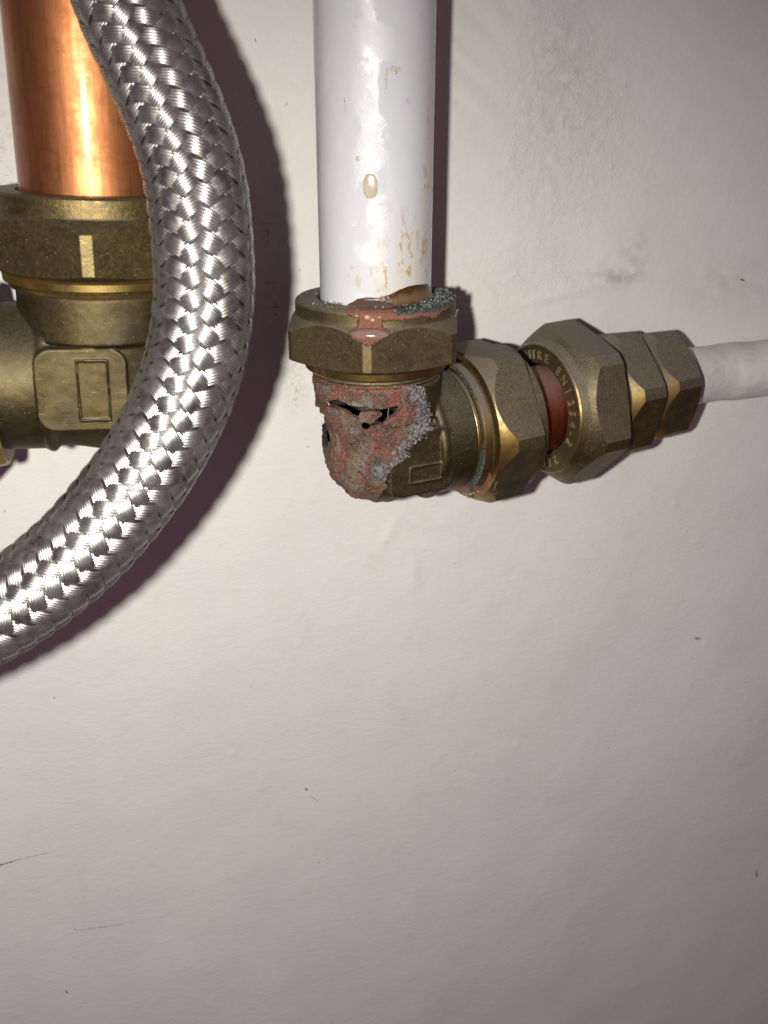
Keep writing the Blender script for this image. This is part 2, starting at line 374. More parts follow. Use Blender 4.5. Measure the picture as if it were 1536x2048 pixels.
# ------------------------------------------------------------------ turned / hexagonal pieces
def turned(prof, AF2=None, rc=None, th0=0.0, nth=120, o=(0, 0, 0), axis='Z', step=.8):
    """prof: ('p', t, r, mat) points and ('h', t0, r0, k0, t1, r1, k1, matA, matHex, matB) hexagon with chamfer cones.
    Returns verts, faces, material indices, (theta, t, r) per vertex."""
    th = []
    if AF2:
        a = math.degrees(math.acos(min(1, AF2/rc)))
        for s in range(6):
            base = th0+30+60*s                       # centre of a flat
            th += list(base+np.linspace(-a, a, 17)[:-1]) + list(base+np.linspace(a, 60-a, 5)[:-1])
    else: th = list(np.linspace(0, 360, nth, endpoint=False))
    th = np.array(th); 
    if AF2:
        rel = (th-th0-30+30) % 60-30; R = np.minimum(AF2/np.cos(np.radians(rel)), rc)
    cols = []; mats = []
    for p in prof:
        if p[0] == 'p':
            cols.append((np.full(len(th), p[1]), np.full(len(th), p[2]))); mats.append(p[3])
        else:
            _, t0, r0, k0, t1, r1, k1, mA, mH, mB = p; sg = 1 if t1 > t0 else -1
            cols.append((np.full(len(th), t0), np.full(len(th), r0))); mats.append(mA)
            cols.append((t0+sg*np.maximum(R-r0, 0)*k0, R.copy())); mats.append(mH)
            cols.append((t1-sg*np.maximum(R-r1, 0)*k1, R.copy())); mats.append(mB)
            cols.append((np.full(len(th), t1), np.full(len(th), r1))); mats.append(0)
    T, RR, MM = [], [], []
    for i in range(len(cols)):
        T.append(cols[i][0]); RR.append(cols[i][1]); 
        if i == len(cols)-1: break
        ln = np.max(np.hypot(cols[i+1][0]-cols[i][0], cols[i+1][1]-cols[i][1])); k = max(1, int(ln/step))
        MM.append(mats[i])
        for j in range(1, k):
            f = j/k; T.append(cols[i][0]*(1-f)+cols[i+1][0]*f); RR.append(cols[i][1]*(1-f)+cols[i+1][1]*f); MM.append(mats[i])
    T, RR = np.array(T), np.array(RR); n, m = T.shape
    TH = np.radians(np.broadcast_to(th, (n, m)))
    return T, RR, TH, grid_faces(n, m), np.repeat(np.array(MM), m)
def place(T, RR, TH, o, u, v, w):
    o, u, v, w = map(np.asarray, (o, u, v, w))
    P = o+(RR*np.cos(TH))[..., None]*u+(RR*np.sin(TH))[..., None]*v+T[..., None]*w
    return P.reshape(-1, 3)
def rot_z(deg): return Matrix.Rotation(math.radians(deg), 3, 'Z')

# ------------------------------------------------------------------ elbow body as a distance field, meshed with surface nets
def surface_nets(F, org, h):
    nx, ny, nz = F.shape; s = F < 0
    cx = s[:-1, :-1, :-1].astype(np.int8)*0
    for dx in (0, 1):
        for dy in (0, 1):
            for dz in (0, 1): cx += s[dx:nx-1+dx, dy:ny-1+dy, dz:nz-1+dz]
    act = (cx > 0) & (cx < 8); ids = -np.ones(act.shape, int); I = np.argwhere(act); ids[act] = np.arange(len(I))
    acc = np.zeros((len(I), 3)); cnt = np.zeros(len(I))
    cor = [(a, b, c) for a in (0, 1) for b in (0, 1) for c in (0, 1)]
    for a in cor:
        for ax in range(3):
            if a[ax]: continue
            b = list(a); b[ax] = 1
            fa = F[I[:, 0]+a[0], I[:, 1]+a[1], I[:, 2]+a[2]]; fb = F[I[:, 0]+b[0], I[:, 1]+b[1], I[:, 2]+b[2]]
            k = (fa < 0) != (fb < 0); t = np.where(k, fa/(fa-fb+1e-12), 0)
            p = np.array(a, float)+t[:, None]*np.eye(3)[ax]; acc[k] += p[k]; cnt[k] += 1
    V = (I+acc/cnt[:, None])*h+org
    Q = []
    for ax in range(3):
        b, c = [(1, 2), (2, 0), (0, 1)][ax]
        sl = [slice(1, -1)]*3; sl[ax] = slice(0, -1); sa = s[tuple(sl)]; sl2 = list(sl); sl2[ax] = slice(1, None); sb = s[tuple(sl2)]
        E = np.argwhere(sa != sb); E[:, b] += 1; E[:, c] += 1; fl = sa[sa != sb]
        eb, ec = np.eye(3, dtype=int)[b], np.eye(3, dtype=int)[c]
        q = np.stack([ids[tuple((E-eb-ec).T)], ids[tuple((E-ec).T)], ids[tuple(E.T)], ids[tuple((E-eb).T)]], 1)
        q[~fl] = q[~fl][:, ::-1]; Q.append(q)
    Q = np.concatenate(Q); return V, Q[(Q >= 0).all(1)]
def smin(a, b, k):
    h = np.clip(.5+.5*(b-a)/k, 0, 1); return b*(1-h)+a*h-k*h*(1-h)
def capcyl(t, r, t0, t1, R, rd=.5):
    dx = r-R+rd; dy = np.abs(t-(t0+t1)/2)-(t1-t0)/2+rd
    return np.minimum(np.maximum(dx, dy), 0)+np.hypot(np.maximum(dx, 0), np.maximum(dy, 0))-rd

def wrap(phi): return np.where(phi > 120, phi-360, phi)
BND_Z = [-14, -7.6, -6.1, -3.4, -1.2, 1.0, 3.0, 4.2, 6.0, 8.1, 11, 14.7, 17]
BND_P = [-104, -98, -89, -93, -93, -73, -75, -62, -53, -50, -54, -60, -84]
GAP_A = [(-164, 10.9), (-158, 11.5), (-150, 11.9), (-146, 12.3), (-138, 12.8), (-130, 12.6), (-121.9, 12.7), (-114.2, 12.3), (-108.3, 11.5), (-104, 11.5), (-110, 11.0), (-117.5, 10.8), (-119.4, 9.4), (-123, 9.6), (-128, 10.1), (-137, 10.9), (-147, 11.0), (-158, 10.5)]
GAP_B = [(-114, 11.3), (-108.3, 11.45), (-100, 11.3), (-93.1, 11.4), (-86, 11.9), (-80.8, 11.5), (-84.4, 10.5), (-90.5, 9.6), (-97.5, 8.5), (-105, 7.8), (-109.5, 7.9), (-107, 8.5), (-101, 9.4), (-98.0, 10.2), (-98.4, 10.8), (-105, 11.05)]
HOLE = [(-117, 7.8), (-115.5, 8.5), (-112.3, 8.7), (-109.0, 8.3), (-108.8, 7.4), (-112.6, 7.0), (-116, 7.2)]
HOLE_L = [(-182, 4.2), (-172, 6.4), (-163, 5.4), (-157, 4.4), (-160, 2.8), (-170, 1.6), (-180, 2.4)]

def elbow_mesh(sc_, sgn, elev, boss, frame, corroded, yaw, h=.24, kb=None):
    """sc_: size factor; sgn: branch along +x or -x; boss, frame: (cx, cz, hx, hz)"""
    k = sc_; kb = kb or k; b = np.array([sgn*math.cos(elev), 0, math.sin(elev)])
    lo_ = np.array([-15*k if sgn > 0 else -18.6*k, -16.0*k, -15.5*k]); hi = np.array([18.6*k if sgn > 0 else 15*k, 15.5*k, 17*k])
    n = np.ceil((hi-lo_)/h).astype(int)+1
    ax = [lo_[i]+h*np.arange(n[i]) for i in range(3)]
    X, Y, Z = np.meshgrid(*ax, indexing='ij'); P = np.stack([X.ravel(), Y.ravel(), Z.ravel()], 1)
    x, y, z = P.T
    rv = np.hypot(x, y); s = P@b; rb = np.sqrt(np.maximum((P**2).sum(1)-s*s, 0)); r0 = np.sqrt((P**2).sum(1))
    d = np.maximum(rv-12.4*k, np.maximum(-z, z-10*k)); d = np.minimum(d, r0-12.4*k)
    d = smin(d, np.maximum(rb-12.3*(k+kb)/2, np.maximum(-s, s-11*k)), 1.2*k)
    d = smin(d, capcyl(z, rv, 7.7*k, 15.2*k, 13.35*k, .5*k), .7*k)
    so = capcyl(s, rb, 9.0*k, 17.2*k, 13.35*kb, .35*k)
    so = smin(so, np.hypot(rb-12.9*kb, s-9.4*k)-.95*k, .5*k)
    d = smin(d, so, .5*k)
    # flat boss on the front, with a thin raised frame
    cx, cz, hx, hz = boss; fx, fz, gx, gz = frame; rad = 3.0
    qx, qz = np.abs(x-cx)-hx+rad, np.abs(z-cz)-hz+rad
    rr = np.hypot(np.maximum(qx, 0), np.maximum(qz, 0))+np.minimum(np.maximum(qx, qz), 0)-rad
    bo = np.maximum(rr, np.maximum(-12.75*k-y, y+5)); 
    d = smin(d, bo, .25)
    fr = np.maximum(np.abs(x-fx)-gx, np.abs(z-fz)-gz)
    fr3 = np.maximum(np.abs(fr)-.15, np.maximum(-13.02*k-y, y+11)); d = smin(d, fr3, .1)
    if corroded:                                       # the arrow cast inside the frame
        tri = np.maximum(np.abs(z-fz)-(x-(fx-gx))*gz/(2*gx), x-fx-gx); tri = np.maximum(tri, np.maximum(-12.81*k-y, y+11)); d = smin(d, tri, .05)
    # bores
    bore = np.minimum(np.maximum(rv-11.3*k, 4*k-z), np.maximum(rb-11.3*kb, 4*k-s))
    bore = np.minimum(bore, np.maximum(rv-10.4*k, -z)); bore = np.minimum(bore, np.maximum(rb-10.4*kb, -s)); bore = np.minimum(bore, r0-10.4*kb)
    nb = np.abs(d) < 2.2; Q = P[nb]
    n1 = vnoise(Q, .9, 11); n2 = vnoise(Q, 2.3, 12); n3 = vnoise(Q, .45, 13)
    dd = d[nb]-.035*n2-.02*n1
    if corroded:
        phi = wrap(np.degrees(np.arctan2(Q[:, 1], Q[:, 0]))+yaw); zz = Q[:, 2]
        bp = np.interp(zz, BND_Z, BND_P); arc = (bp-phi)*.226          # mm inside the corroded area
        arc = arc+1.05*n2+.75*n1+.4*n3
        arc = np.where(zz > 16.2, -1, arc)
        cor = np.clip(arc/.5, 0, 1)
        cru = np.exp(-((arc-1.5)/2.0)**2)*(np.interp(zz, [-14, -6, -2, 3, 5, 15, 17], [.0, .15, .8, .5, 1, 1.1, .6]))
        low = np.exp(-((zz+9)/5)**2)*.3
        dd = dd+cor*(.22-.30*n2*.9-.22*n1-.12*n3)+cor*np.clip(.35-np.abs(n2), 0, 1)*.5
        dd = dd-cru*cor*(.45+.55*np.abs(n1)+.3*n3)
        dd = dd+np.clip((-150-phi)/25, 0, 1)*cor*.8*np.clip((14-zz)/5, 0, 1)
        px_ = phi*.2269
        jag = .28*n1+.22*n3
        for poly in (GAP_A, GAP_B, HOLE, HOLE_L):
            ps = polysdf(px_, zz, [(a*.2269, c) for a, c in poly])+jag*.42-.05
            dd = np.maximum(dd, -ps)
    d[nb] = dd
    d = np.maximum(d, -bore)
    F = d.reshape(n)
    V, Qd = surface_nets(F, lo_, h)
    at = {}
    phi = wrap(np.degrees(np.arctan2(V[:, 1], V[:, 0]))+yaw)
    sv = V@b; rbv = np.sqrt(np.maximum((V**2).sum(1)-sv*sv, 0)); rvv = np.hypot(V[:, 0], V[:, 1])
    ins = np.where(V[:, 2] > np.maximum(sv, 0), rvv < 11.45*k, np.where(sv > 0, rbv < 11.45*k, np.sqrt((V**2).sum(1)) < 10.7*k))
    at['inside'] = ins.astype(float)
    if corroded:
        n1 = vnoise(V, .9, 11); n2 = vnoise(V, 2.3, 12); n3 = vnoise(V, .45, 13)
        bp = np.interp(V[:, 2], BND_Z, BND_P); arc = (bp-phi)*.226+1.05*n2+.75*n1+.4*n3
        arc = np.where(V[:, 2] > 16.2, -1, arc)
        at['corrosion'] = np.clip(.5+arc*np.where(arc < 0, .30, .55), 0, 1)
        at['crust'] = np.clip(np.exp(-((arc-1.6)/2.3)**2)*np.interp(V[:, 2], [-14, -6, -2, 3, 5, 15, 17], [.1, .3, .8, .6, 1, 1.1, .6]), 0, 1)
        # lime spots under the bead and along the lower edge of the branch
        for c_, r_ in (((8.6, -9.2, -8.6), 1.1), ((9.6, -8.2, -9.6), .9), ((-.5, -8.5, -10.2), .7)):
            dist = np.sqrt(((V-np.array(c_))**2).sum(1)); kx = np.clip(1.4-dist/r_, 0, 1)
            at['corrosion'] = np.maximum(at['corrosion'], kx); at['crust'] = np.maximum(at['crust'], kx)
        ca = (V@np.array([-math.sin(elev), 0, math.cos(elev)]))/np.maximum(rbv, 1e-6)
        und = np.clip((-ca-.74)*3.2+.35*n2+.25*n1, 0, .8)*np.clip((sv-1)/3, 0, 1)
        at['corrosion'] = np.maximum(at['corrosion'], und); at['crust'] = np.maximum(at['crust'], und*np.clip(.6+n2, 0, 1)*.8)
    return V, Qd, at

def thread(name, t0, t1, R, o, u, v, wv, mat, parent, pitch=.75, stain=None):
    n = int((t1-t0)/(pitch/6)); th = np.linspace(0, 2*np.pi, 120, endpoint=False)
    T = np.repeat(np.linspace(t0, t1, n)[:, None], 120, 1); TH = np.broadcast_to(th, T.shape)
    ph = (T/pitch-TH/(2*np.pi)) % 1
    RR = R+.22*(np.abs(ph-.5)*2)
    return obj(name, place(T, RR, TH, o, u, v, wv), grid_faces(n, 120), mat, parent, sharp=0, attrs=stain(T.ravel(), np.degrees(TH).ravel()) if stain else None)

def text_mesh(txt, size):
    cu = bpy.data.curves.new('t', 'FONT'); cu.body = txt; cu.size = size; cu.extrude = 0; cu.align_x = 'CENTER'; cu.resolution_u = 3
    o = bpy.data.objects.new('t', cu); C.objects.link(o); dg = bpy.context.evaluated_depsgraph_get(); dg.update()
    me = bpy.data.meshes.new_from_object(o.evaluated_get(dg)); bpy.data.objects.remove(o)
    bm = bmesh.new(); bm.from_mesh(me); bmesh.ops.remove_doubles(bm, verts=bm.verts, dist=1e-5)
    g = bmesh.ops.extrude_face_region(bm, geom=bm.faces[:]); top = [e for e in g['geom'] if isinstance(e, bmesh.types.BMVert)]
    for v in top: v.co.z += 1.0
    bm.verts.index_update(); V = np.array([v.co[:] for v in bm.verts]); F = [[v.index for v in f.verts] for f in bm.faces]; bm.free()
    return V, F

# =================================================================== corroded elbow
YAW_B = math.degrees(math.atan2(.22983, .97225)); ELEV = math.radians(2.5)
elbow = empty('pipe_elbow', (0, -30, 0), rot_z(YAW_B))
tag(elbow, 'dark brass compression elbow with red and white corrosion split open below its top nut', 'elbow')
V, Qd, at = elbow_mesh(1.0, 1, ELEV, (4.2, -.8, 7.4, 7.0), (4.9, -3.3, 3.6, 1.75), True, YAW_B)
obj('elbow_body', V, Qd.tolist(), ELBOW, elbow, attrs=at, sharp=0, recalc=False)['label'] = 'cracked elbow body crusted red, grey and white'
B = np.array([math.cos(ELEV), 0, math.sin(ELEV)]); BU = np.array([-math.sin(ELEV), 0, math.cos(ELEV)]); FR = np.array([0, -1.0, 0])
prof = [('p', 27.5, 11.2, 0), ('p', 30.5, 11.25, 0), ('p', 31.0, 11.7, 0), ('p', 31.0, 15.3, 0), ('p', 30.6, 15.85, 0), ('p', 30.2, 16.0, 0), ('p', 28.3, 16.0, 0),
        ('h', 28.0, 16.05, 1.0, 19.35, 15.9, .25, 0, 0, 0), ('p', 19.1, 15.0, 0), ('p', 18.6, 14.5, 1), ('p', 17.3, 14.35, 1), ('p', 16.9, 13.9, 0), ('p', 16.9, 11.3, 0)]
TH0 = -108.5-YAW_B
T, RR, TH, F, mi = turned(prof, 16.35, 18.42, TH0, step=.55)
VV = place(T, RR, TH, (0, 0, 0), (1, 0, 0), (0, 1, 0), (0, 0, 1))
phi = ((np.degrees(TH).ravel()+YAW_B+180) % 360)-180; t = T.ravel(); r = RR.ravel()
arc = (phi+108)*.283
def pd(poly): return polysdf(arc, t, poly)
topside = r < 15.5
red = np.minimum(pd([(-4.3, 30.9), (6, 31), (6, 29.6), (2.2, 29.2), (2.6, 28.0), (3.8, 27.0), (2.2, 26.0), (0, 25.3), (-2.4, 26.0), (-3.6, 27.0), (-2.0, 28.2), (-2.0, 29.6), (-4.3, 30.3)]),
                 pd([(3, 31), (19, 31.2), (19, 30.2), (16, 29.7), (14, 28.8), (11, 29.5), (6, 29.2), (3, 30)]))
green = pd([(4.5, 31.4), (30, 31.4), (30, 30.4), (18, 30.4), (14, 29.9), (10, 30.1), (5, 30.2)])
tg = np.where((phi > -95) & (phi < 30), -1.0+np.clip(np.abs(phi+30)-40, 0, 50)*.05, 1.5)
green = np.where(topside & (t > 30), tg, green); red = np.where(topside & (t > 30), np.where((phi > -128) & (phi < -88), -.4, 2), red)
nut = obj('compression_nut', VV, F, [NUTST, GOLD], elbow, mi, {'red': red, 'green': green}, sharp=14)
nut['label'] = 'upper hex nut with copper red patch and green verdigris on its rim'
thread('thread', 14.6, 17.4, 12.75, (0, 0, 0), (1, 0, 0), (0, 1, 0), (0, 0, 1), NUTST, elbow, stain=lambda t, a: {'red': np.where(((a+YAW_B) % 360 > 150) & ((a+YAW_B) % 360 < 285), -.15+(t-15.2)*.35, 2.0), 'green': np.full(len(t), 2.0)})
# milky drop sitting on the front corner of the nut
def lens(name, c, u, v, nrm, a, b, hgt, mat, parent, pw=1.0):
    n, m = 9, 28; V, F = [tuple(np.array(c)+np.array(nrm)*hgt)], []
    for i in range(1, n):
        q = i/(n-1)
        for j in range(m):
            th = 2*math.pi*j/m; x, y = q*a*math.copysign(abs(math.cos(th))**pw, math.cos(th)), q*b*math.sin(th)
            V.append(tuple(np.array(c)+x*np.array(u)+y*np.array(v)+np.array(nrm)*(hgt*math.sqrt(max(0, 1-q*q))-.03)))
    for j in range(m): F.append((0, 1+j, 1+(j+1) % m))
    for i in range(n-2):
        for j in range(m): F.append((1+i*m+j, 1+(i+1)*m+j, 1+(i+1)*m+(j+1) % m, 1+i*m+(j+1) % m))
    return obj(name, V, F, mat, parent, sharp=0)
a0 = math.radians(TH0+1.5); rad_ = np.array([math.cos(a0), math.sin(a0), 0]); tan_ = np.array([-math.sin(a0), math.cos(a0), 0])
nn_ = rad_*.72+np.array([0, 0, .69]); vv_ = np.cross(nn_, tan_)
lens('milky_drop', rad_*16.85+np.array([0, 0, 27.05]), tan_, vv_, nn_, 3.5, 1.15, .75, LENS, elbow)
for (dp, zz, aa) in ((-2, 29.9, .55), (1.5, 29.4, .45), (-9, 30.1, .3), (6, 29.9, .3)):
    a1 = math.radians(TH0+1.5+dp); rr_ = np.array([math.cos(a1), math.sin(a1), 0])
    lens('milky_drop', rr_*16.0+np.array([0, 0, zz]), np.cross((0, 0, 1), rr_), (0, 0, 1), rr_, aa, aa*.8, .28, DROP, elbow)
def crumbs(name, pts, smin_, smax_, mat, parent, seed, kind='stuff'):
    r_ = np.random.RandomState(seed); V, F = [], []
    oc = np.array([(1, 0, 0), (-1, 0, 0), (0, 1, 0), (0, -1, 0), (0, 0, 1), (0, 0, -1)], float)
    of = [(0, 2, 4), (2, 1, 4), (1, 3, 4), (3, 0, 4), (2, 0, 5), (1, 2, 5), (3, 1, 5), (0, 3, 5)]
    for p in pts:
        s = r_.uniform(smin_, smax_)*(r_.rand()**1.5*.8+.4); A = np.linalg.qr(r_.randn(3, 3))[0]; k = len(V)
        for q in oc: V.append(np.array(p)+A@(q*s*r_.uniform(.6, 1.2, 3)))
        F += [tuple(k+i for i in f) for f in of]
    o = obj(name, V, F, mat, parent, sharp=0); o['kind'] = kind; return o
def ringpts(n, p0, p1, r0, r1, z, seed):
    r_ = np.random.RandomState(seed); out = []
    for _ in range(n):
        a = math.radians(r_.uniform(p0, p1)-YAW_B); rr = r_.uniform(r0, r1); out.append((rr*math.cos(a), rr*math.sin(a), z+r_.uniform(-.1, .3)))
    return out
crumbs('verdigris_crumb', ringpts(240, -78, 12, 11.3, 15.9, 30.9, 1), .2, .62, VERD, elbow, 1)
crumbs('lime_crumb', ringpts(120, -62, 20, 11.2, 15.9, 31.2, 2)+ringpts(60, -150, -110, 11.2, 12.0, 31.0, 3)+ringpts(60, -215, -70, 11.6, 15.6, 31.0, 4)+ringpts(22, -50, 0, 15.9, 16.6, 28.0, 6), .08, .3, CRUMB, elbow, 2)
# crust grains along the ragged border and lime bits under the branch
r_ = np.random.RandomState(5); pts = []
for _ in range(900):
    zz = r_.uniform(-3, 15.8); p = np.interp(zz, BND_Z, BND_P)-abs(r_.normal(0, 9))+2
    if zz < 5 and r_.rand() < .5: continue
    a = math.radians(p-YAW_B); rr = 13.35 if zz > 7.7 else (13.2 if zz > 2 else 12.9)
    q = np.array([rr*math.cos(a), rr*math.sin(a), zz]); q[1] = min(q[1], -12.7) if (zz < 6 and q[0] > -2.5) else q[1]; pts.append(q)
crumbs('white_crust', pts, .10, .27, CRUMB, elbow, 3)
pts = []
for s_, a_, n_, w_ in ((20.4, 170, 26, .9), (19, 150, 14, .6), (27, 158, 22, 1.6), (24, 168, 20, 1.6), (9.6, 138, 16, .5), (10.3, 150, 14, .5), (13, 170, 14, 2.0), (31, 152, 8, .4)):
    for _ in range(n_):
        a = math.radians(a_+r_.normal(0, 4)); s = s_+r_.normal(0, w_*.6); R_ = 13.2 if s < 18 else (15.2 if s < 21 else 16.6)
        pts.append(B*s+BU*R_*math.cos(a)+FR*R_*math.sin(a))
crumbs('lime_spot', pts, .15, .4, CRUMB, elbow, 4)
# side nut
prof = [('p', 17.9, 11.4, 0), ('p', 17.9, 13.9, 0), ('p', 18.2, 14.5, 1), ('p', 19.7, 14.8, 1), ('p', 19.9, 14.35, 0), ('p', 20.3, 14.35, 0), ('p', 20.4, 15.1, 1),
        ('h', 20.6, 16.2, 1.6, 30.7, 16.3, .1, 1, 0, 0), ('p', 30.75, 15.9, 0), ('p', 31.0, 15.9, 0), ('p', 31.05, 16.2, 0), ('p', 32.7, 16.2, 0), ('p', 33.0, 15.9, 0), ('p', 33.0, 10.2, 0), ('p', 31.5, 10.0, 0)]
T, RR, TH, F, mi = turned(prof, 16.4, 18.2, 90, step=.7)
ang = (np.degrees(TH).ravel()) % 360; t = T.ravel()
arc = ang*.27
def blob(a, tt, ra, rt): return np.hypot((ang-a)/ra, (t-tt)/rt)-1
green = np.minimum(np.minimum(blob(118, 18.6, 26, 1.3), blob(30, 18.8, 22, 1.0)), blob(165, 24, 10, .8))*1.2
red = np.minimum(np.minimum(blob(128, 20.3, 9, 1.4), blob(158, 20.5, 24, 3.2)), blob(172, 27, 16, 3))*1.5
n2_ = obj('compression_nut', place(T, RR, TH, (0, 0, 0), BU, FR, B), F, [NUTST, GOLD], elbow, mi, {'red': red, 'green': green}, sharp=14)
n2_['label'] = 'side hex nut with a bright chamfer beside the copper gap'
thread('thread', 16.6, 18.2, 12.9, (0, 0, 0), BU, FR, B, GOLD, elbow, .6)
# strand of fibre across the crack
def tube(name, pts, rad, mat, parent, m=8, cap=False):
    P = np.array(pts, float); n = len(P); V = []
    tv = np.gradient(P, axis=0); tv /= np.linalg.norm(tv, axis=1)[:, None]
    u = np.cross(tv[0], (.3, .5, .8)); u /= np.linalg.norm(u)
    for i in range(n):
        u = u-tv[i]*(u@tv[i]); u /= np.linalg.norm(u); v = np.cross(tv[i], u); R_ = rad[i] if hasattr(rad, '__len__') else rad
        for j in range(m): a = 2*math.pi*j/m; V.append(P[i]+R_*(math.cos(a)*u+math.sin(a)*v))
    F = grid_faces(n, m)
    if cap: F += [tuple(range(m)), tuple(range((n-1)*m, n*m))]
    return obj(name, V, F, mat, parent, sharp=40 if cap else 0)
def cyl(p, R_, z): a = math.radians(p-YAW_B); return (R_*math.cos(a), R_*math.sin(a), z)
tube('fibre', [cyl(-92.5, 13.1, 11.6), cyl(-93, 13.0, 10.6), cyl(-93.2, 13.1, 9.4)], .07, CRUMB, elbow, 5)
tube('fibre', [cyl(-151, 12.9, 12.2), cyl(-152, 12.4, 11.4), cyl(-151, 12.8, 10.8)], .12, STEEL, elbow, 5)

# =================================================================== white pipe
wp = empty('white_pipe', (0, -30, 11.1))
tag(wp, 'glossy white vertical pipe with tan drips and a brown ring at its foot', 'pipe')
nz, nt = 190, 120
zz = np.linspace(0, 115, nz); th = np.linspace(0, 2*np.pi, nt, endpoint=False)
T = np.repeat(zz[:, None], nt, 1); TH = np.broadcast_to(th, T.shape); RR = np.full(T.shape, 11.0)
T2 = np.concatenate([T[:1], T[:1], T]); RR2 = np.concatenate([RR[:1]-1.6, RR[:1]-1.2, RR]); RR2[1] = 10.0; TH2 = np.concatenate([TH[:1]]*2+[TH])
T2 = np.concatenate([np.full((1, nt), 60.0), T2]); RR2 = np.concatenate([np.full((1, nt), 9.4), RR2]); TH2 = np.concatenate([TH[:1], TH2])
rag = .8-.95*np.exp(-((((np.degrees(TH2[0])+180) % 360-180)+124)/17)**2)+.45*np.interp(np.degrees(TH2[0]) % 360, np.linspace(0, 360, 61), np.append(np.random.RandomState(4).rand(60), .5)); T2[1:4] += rag; T2[4] = np.maximum(T2[4], T2[3]+.05); T2[5] = np.maximum(T2[5], T2[4]+.05)
ph = wrap(np.degrees(TH2).ravel()); ph = ((ph+180) % 360)-180; tw = T2.ravel()+11.1
ax_ = ph*.192
def bl(p, z, a, b): return np.exp(-((ax_-p*.192)/a)**4-((tw-z)/b)**4)
stain = .95*bl(-68, 41, 3.6, 6.5)+.8*bl(-45, 42, 1.6, 14)+.7*bl(-75, 35, 7, 3.5)+.5*bl(-100, 38, 1.6, 7)+.4*bl(-125, 36, 1.5, 2)+.6*bl(-42, 60, 1.0, 9)
dots = .95*bl(-120, 79.4, .55, .55)+.8*bl(-121.5, 78, .42, .45)+.75*bl(-131, 65.5, .4, 1.4)+.6*bl(-129, 74, .4, .9)+.8*bl(-93, 69.8, .5, 2.2)+.75*bl(-84, 71.5, 1.5, .7)+.6*bl(-72, 66.4, .9, 1.4)+.6*bl(-57, 79.5, .5, 2)+.65*bl(-52, 73.5, .4, 1.8)+.8*bl(-119, 57, .5, .6)+.55*bl(-128, 62, 1.4, .5)+.6*bl(-128, 38, 1.0, .8)
obj('tube', place(T2, RR2, TH2, (0, 0, 0), (1, 0, 0), (0, 1, 0), (0, 0, 1)), grid_faces(len(T2), nt), WHITE, wp, attrs={'stain': np.clip(stain, 0, 1), 'dots': np.clip(dots, 0, 1), 'grime': np.clip((26-tw)/3, 0, 1)}, sharp=40)
# brown ring of dried residue round the foot
pp = np.linspace(-131, -14, 90); tops = np.interp(pp, [-131, -127, -121.4, -112, -103, -90, -80, -70, -60, -40, -20, -14], [30.7, 31.6, 32.3, 32.7, 32.6, 33.1, 33.9, 34.4, 34.5, 34.2, 33.0, 31])
V, th_ = [], []
for i, p in enumerate(pp):
    for j in range(14):
        q = j/13; z = 30.4+(tops[i]-30.4)*q; e = min(1, (i+.3)/6, (89-i+.3)/8)
        rr = 11.0+(.75*(1-q)**2+.22*(1-q)**.5)*e-.02*(j == 13); a = math.radians(p); V.append((rr*math.cos(a), rr*math.sin(a), z-11.1)); th_.append((1-abs(q-.45)*1.6)*np.interp(p, [-131, -100, -92, -20, -14], [.05, .1, .75, .9, .2]))
obj('dried_residue', V, grid_faces(90, 14, False), RESID, wp, attrs={'thick': th_}, sharp=0)
def on_pipe(p, z, rr=11.0): a = math.radians(p); return np.array([rr*math.cos(a), rr*math.sin(a), z-11.1]), np.array([math.cos(a), math.sin(a), 0]), np.array([-math.sin(a), math.cos(a), 0])
c, n_, t_ = on_pipe(-108, 52.4); lens('dried_drip', c, t_, np.array([0, 0, 1]), n_, 1.35, 2.25, .17, DROP2, wp, .8)
for p, z, a in ((-119.5, 57, .35), (-131.8, 66.6, .25), (-84, 71, .3), (-66, 40, .3), (-48, 52, .35), (-101, 33.9, .25)):
    c, n_, t_ = on_pipe(p, z); lens('dried_drip', c, t_, np.array([0, 0, 1]), n_, a, a*1.3, .13, DROP2, wp)
c, n_, t_ = on_pipe(-108, 31.35, 11.75); lens('milky_film', c, t_, np.array([0, 0, 1])*.8+n_*-.6, n_*.8+np.array([0, 0, .6]), 4.2, 1.0, .35, FILM, wp)

# =================================================================== copper stub between elbow and coupling
FRM = Matrix((tuple(np.array([.97225262, .22983078, .04361939])), (0, 0, 0), (0, 0, 0)))
bx = np.array([.97225262, .22983078, .04361939]); uz = np.array([0, 0, 1.])-bx*bx[2]; uz /= np.linalg.norm(uz); yy = np.cross(uz, bx)
ROTB = Matrix((tuple(bx), tuple(yy), tuple(uz))).transposed()
ORG = np.array([0, -30.0, 0])
cs = empty('copper_pipe', ORG+bx*14, ROTB); tag(cs, 'short dull red copper pipe showing in the gap between the two largest side nuts', 'pipe')
T = np.repeat(np.array([0, 0, 20, 40, 40])[:, None], 96, 1).astype(float); TH = np.broadcast_to(np.linspace(0, 2*np.pi, 96, endpoint=False), T.shape); RR = np.full(T.shape, 9.9); RR[0] = RR[-1] = 9
obj('tube', place(T, RR, TH, (0, 0, 0), (0, 0, 1), (0, -1, 0), (1, 0, 0)), grid_faces(5, 96), COPPER_D, cs, sharp=40)

